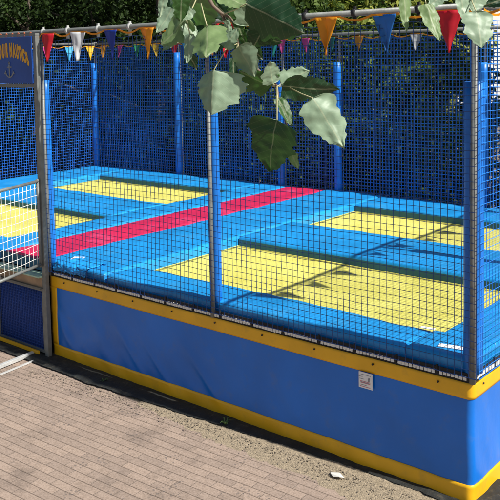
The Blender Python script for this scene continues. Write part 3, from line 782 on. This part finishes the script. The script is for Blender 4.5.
TR2 = [(-10, 20, 7.5, 2.6, F_DARK, 'tall dark tree in the second row, far left'), (80, 20, 8.5, 2.8, F_DARK, 'tall dark tree in the second row above the back left corner'),
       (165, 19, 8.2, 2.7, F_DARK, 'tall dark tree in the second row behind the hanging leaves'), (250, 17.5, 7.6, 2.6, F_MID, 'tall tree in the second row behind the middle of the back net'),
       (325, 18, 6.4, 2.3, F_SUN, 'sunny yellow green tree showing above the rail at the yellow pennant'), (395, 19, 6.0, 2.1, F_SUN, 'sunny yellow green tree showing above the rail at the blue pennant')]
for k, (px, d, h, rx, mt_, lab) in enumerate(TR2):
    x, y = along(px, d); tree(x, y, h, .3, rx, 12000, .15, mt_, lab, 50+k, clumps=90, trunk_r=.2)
tree(2.2, 8.8, 9.5, 2.2, 3.0, 9000, .2, F_DARK, 'tall broad tree added outside the view to shade the trees from the right', 71, clumps=110, trunk_r=.22)  # unseen tree, added to shade the foliage behind the back net
tree(6.2, 9.2, 12.0, 2.6, 3.4, 9000, .22, F_DARK, 'tallest tree farthest to the right, added outside the view for its shade', 72, clumps=110, trunk_r=.26)  # also unseen, added to deepen the shade from the right
V, F = [], []; r_ = random.Random(5)
for i in range(26000):
    x = r_.uniform(-11, 1.3); t = r_.random(); y = 6.0+.55*r_.gauss(0, .5)+.25*nz(x*.8, 3); z = r_.random()**.8*(1.55+.3*nz(x*1.1, 2))
    p = Vector((x, y, z)); s = .07*r_.uniform(.6, 1.4); a = Vector((r_.gauss(0, 1), r_.gauss(0, 1), r_.gauss(0, .7))).normalized(); b_ = a.cross(Vector((r_.gauss(0, .7), r_.gauss(0, .7), 1))).normalized()
    b0 = len(V); V += [p, p+a*s*.45+b_*s*.34, p+a*s, p+a*s*.45-b_*s*.34]; F += [(b0, b0+1, b0+2), (b0, b0+2, b0+3)]
hd = empty('hedge', (-5, 6, 0), 'low dark green hedge running along behind the back net', 'hedge')
h_ = rawmesh('hedge_foliage', V, F, F_DARK, hd); h_.location = (5, -6, 0)
bm = bmesh.new()
for i in range(30): x = -5.8+.41*i; tube(bm, [(x-0.2, 0, 0), (x-.15, .05, .6), (x-.1, 0, 1.2)], .02, 5, r2=.006)
link('stems', bm, M['bark'], hd)
# a third, far row closing the view, and a low hedge
for k, (px, d) in enumerate(((-30, 25), (60, 26), (150, 25), (240, 26), (320, 27), (395, 28))):
    x, y = along(px, d); tree(x, y, 9.5 if px < 260 else 6.6, .3, 4.2 if px < 350 else 3.0, 9000, .30, F_DARK if px < 260 else F_MID, 'large tree of the far row, number %s from the left' % ('one', 'two', 'three', 'four', 'five', 'six')[k], 80+k, clumps=90, trunk_r=.3)

# white house added to stand for bright sky in the right-hand gap
hx, hy = along(560, 34)
hs = empty('added_house', (hx, hy, 0), 'white rendered house added for the bright sky in the gap at the right edge', 'house'); hs.rotation_euler = (0, 0, math.radians(42))
bm = bmesh.new(); box(bm, (0, 4, 3.2), (8.4, 8, 6.4)); link('wall', bm, mat('white_render', (.82, .82, .80), .8, var=.05), hs)
bm = bmesh.new(); vs = [bm.verts.new(v) for v in ((-4.6, -.4, 6.4), (4.6, -.4, 6.4), (4.6, 8.4, 6.4), (-4.6, 8.4, 6.4), (-2.2, 4, 8.4), (2.2, 4, 8.4))]
for f in ((0, 1, 5, 4), (1, 2, 5), (2, 3, 4, 5), (3, 0, 4), (3, 2, 1, 0)): bm.faces.new([vs[i] for i in f])
link('roof', bm, mat('roof_tile', (.30, .12, .07), .8, var=.2, vscale=10), hs)
for x in (-1.6, 1.8):
    for z in (1.7, 4.6):
        bm = bmesh.new(); box(bm, (x, -.03, z), (1.1, .06, 1.3)); wn = link('window', bm, M['plain_white'], hs)
        bm = bmesh.new(); box(bm, (x, -.066, z), (.95, .01, 1.15)); link('pane', bm, mat('window_glass', (.03, .04, .05), .1), wn)

# ------------------------------------------------------------------ poplar branch close to the viewer
branch = empty('poplar_branch', at(215, -60, 1.35), 'hanging white poplar branch with lobed leaves in front of the enclosure, close to the viewer', 'branch')
BO = Vector(branch.location)
prof = [(0, .02), (.01, .17), (.03, .33), (.08, .42), (.14, .46), (.20, .45), (.27, .50), (.34, .46), (.41, .48), (.48, .43), (.55, .435), (.62, .36), (.69, .355), (.76, .26), (.83, .24), (.89, .14), (.95, .08), (1, 0)]
def leaf(bx, by, tx, ty, wpx, d0, roll, under, d1=None, young=False, curl=.12, foldv=.12, att=None):
    """leaf from stalk point to tip; roll turns it about its midrib; under = pale side to the viewer"""
    d1 = d0 if d1 is None else d1
    B = at(bx, by, d0); T = at(tx, ty, d1); L = (T-B).length; Y = (T-B).normalized()
    tocam = (CAM-(B+T)/2).normalized(); Zv = (tocam-Y*tocam.dot(Y)).normalized()
    Zv = Matrix.Rotation(math.radians(roll), 3, Y) @ Zv
    Z = -Zv if under else Zv
    X = Y.cross(Z)
    Wd = wpx/FPX*d0/max(.35, math.cos(math.radians(roll)))
    V, F = [], []; r = random.Random(int(bx*7+by*13+tx)); seed = r.random()*50
    cols_ = 6; rows = []
    fine = []
    for i in range(len(prof)-1):
        for k in range(2):
            t = k/2; fine.append((prof[i][0]*(1-t)+prof[i+1][0]*t, prof[i][1]*(1-t)+prof[i+1][1]*t))
    fine.append(prof[-1])
    for (t, hw) in fine:
        row = []
        for s in range(-cols_, cols_+1):
            u = s/cols_
            sd = 1 if u > 0 else -1
            hwj = hw*(1+.34*nz(t*7, sd*3+seed, seed))+.022*nz(t*22, sd*5, seed)*(t < .97 and t > .02)
            x = hwj*Wd*u
            back = .10*abs(u)*hw*(1 if t < .2 else .4)
            y = (t-back*.5)*L+.02*L*nz(t*9, u*2, seed)*abs(u)
            z = foldv*abs(x)-curl*L*t*t+.05*L*nz(t*3.2, u*1.5, seed+2)+.02*L*nz(t*10, u*5, seed+3)
            row.append(len(V)); V.append((x, y, z))
        rows.append(row)
    for i in range(len(rows)-1):
        for k in range(2*cols_): F.append((rows[i][k], rows[i][k+1], rows[i+1][k+1], rows[i+1][k]))
    o = rawmesh('leaf', V, F, M['leaf_young'] if young else M['leaf'], branch, True)
    mt_ = Matrix((X, Y, Z)).transposed().to_4x4(); mt_.translation = B-BO
    o.matrix_local = mt_
    if att:
        A = at(*att); mid_ = A.lerp(B, .5)+Vector((0, 0, -.004))+UP*.003
        bm = bmesh.new(); tube(bm, [A-BO, mid_-BO, B-BO], .0011, 6, r2=.0009); link('stalk', bm, M['petiole'], branch)
leaf(214, 70, 209, 114, 46, 1.26, 32, True, 1.25, att=(236, 30, 1.31), curl=-.1, foldv=.62)
leaf(246, 4, 304, 33, 50, 1.22, 10, False, 1.18, att=(224, 14, 1.3), foldv=-.45, curl=.0)
leaf(277, 120, 266, 173, 50, 1.24, 32, False, 1.27, att=(277, 86, 1.3), foldv=.1)
leaf(313, 98, 344, 147, 40, 1.24, -8, True, 1.22, att=(290, 88, 1.3), curl=-.1)
leaf(282, 86, 342, 93, 27, 1.30, 25, False, 1.33, att=(277, 86, 1.3))
leaf(281, 84, 307, 70, 24, 1.32, 22, True, 1.34, att=(277, 86, 1.3))
leaf(273, 84, 268, 60, 20, 1.29, 30, True, 1.27, att=(275, 85, 1.3))
leaf(272, 86, 240, 74, 27, 1.31, -35, False, 1.28, young=True, att=(276, 86, 1.3))
leaf(238, 47, 257, 76, 27, 1.27, 28, True, 1.27, att=(238, 44, 1.3))
leaf(207, 26, 208, 61, 36, 1.25, 24, True, 1.20, young=True, att=(201, 4, 1.3), foldv=.3)
leaf(190, 34, 189, 64, 13, 1.3, 30, True, att=(186, 18, 1.33))
leaf(188, 16, 164, 46, 27, 1.33, 38, True, 1.36, young=True, att=(196, 0, 1.34))
leaf(200, -4, 203, 34, 30, 1.34, 42, True, 1.38, young=True, att=(203, -12, 1.34))
leaf(247, 26, 251, -10, 30, 1.30, 12, True, 1.28, att=(232, 18, 1.32))
leaf(222, -6, 247, 9, 18, 1.26, -40, True, 1.24, young=True)
leaf(278, 98, 293, 125, 13, 1.28, -30, False, 1.26, young=True, att=(276, 88, 1.3))
leaf(290, 151, 299, 169, 10, 1.27, 10, True, young=True, att=(288, 128, 1.3))
leaf(233, 58, 235, 84, 10, 1.33, -40, False, att=(238, 44, 1.32))
leaf(224, 47, 239, 29, 17, 1.27, -30, True, att=(237, 44, 1.3))
leaf(264, 26, 253, 50, 26, 1.36, -10, False, 1.38, att=(246, 16, 1.34))
leaf(182, -6, 180, 22, 20, 1.26, 10, False, young=True)
leaf(164, -4, 161, 18, 9, 1.25, 30, True); leaf(192, 8, 182, 21, 13, 1.31, 20, True)
leaf(196, 26, 200, 50, 18, 1.36, 0, False); leaf(176, 22, 172, 40, 18, 1.4, -15, False); leaf(214, 2, 232, 22, 20, 1.38, 0, False)
leaf(236, 22, 243, 36, 9, 1.3, -10, False, young=True); leaf(240, 30, 246, 46, 9, 1.31, 20, False, young=True); leaf(232, 6, 240, 24, 12, 1.3, 10, False, young=True)
leaf(405, -6, 404, 33, 12, 1.3, -35, True, young=True, att=(410, -14, 1.3)); leaf(426, 4, 438, 43, 17, 1.28, -30, True, 1.26, young=True, att=(424, -8, 1.3))
leaf(476, 11, 483, 47, 29, 1.22, -22, True, 1.2, att=(470, -4, 1.28), curl=-.1); leaf(460, -8, 466, 27, 13, 1.26, -30, True, att=(458, -12, 1.3))
leaf(478, -10, 472, 13, 24, 1.27, -20, True); leaf(512, -4, 484, 6, 14, 1.3, 0, False); leaf(444, -8, 428, 9, 16, 1.3, 25, True)
for q in ((171, -8, 186, 26, 24, 1.42, 12, False), (206, 10, 190, 40, 24, 1.4, 30, False), (228, 26, 214, 52, 20, 1.38, 35, False), (244, 40, 262, 60, 18, 1.4, 20, False),
          (216, -10, 226, 18, 26, 1.4, 30, False), (262, -14, 244, 18, 30, 1.42, 0, False), (196, 40, 183, 58, 12, 1.36, -25, True), (172, 8, 158, 34, 18, 1.38, 35, True), (254, -20, 300, -2, 30, 1.36, 20, False), (184, 24, 200, 44, 14, 1.33, -20, True), (226, 20, 232, 40, 8, 1.3, 10, True), (188, 50, 196, 70, 12, 1.4, 20, False), (248, 30, 236, 60, 20, 1.42, 34, False), (200, -16, 176, 14, 28, 1.44, 30, False), (240, -18, 226, 10, 26, 1.44, 30, True), (262, 36, 282, 44, 14, 1.42, 30, False), (178, 30, 164, 52, 14, 1.42, 35, True)):
    leaf(*q)
bm = bmesh.new()
def tw(pts, r, r2): tube(bm, [at(*p)-BO for p in pts], r, 8, r2=r2)
tw([(150, -160, 1.5), (180, -90, 1.42), (200, -25, 1.36), (206, -6, 1.33), (213, 6, 1.32), (221, 13, 1.31), (231, 18, 1.31), (236, 30, 1.31), (238, 45, 1.3)], .0046, .0016)
tw([(221, 13, 1.31), (232, 34, 1.33), (246, 56, 1.32), (256, 68, 1.31), (266, 77, 1.3), (277, 86, 1.3)], .0026, .0020)
tw([(277, 86, 1.3), (279, 100, 1.3), (288, 128, 1.3)], .0014, .0008)
tw([(150, -160, 1.5), (260, -100, 1.42), (380, -55, 1.36), (425, -12, 1.31), (470, -6, 1.29), (520, -16, 1.28)], .0050, .002)
tw([(380, -55, 1.36), (408, -16, 1.31), (404, -4, 1.3)], .002, .001)
tw([(150, -160, 1.5), (60, -420, 1.7), (-80, -800, 2.0)], .0075, .014)
link('twig', bm, M['twig'], branch)
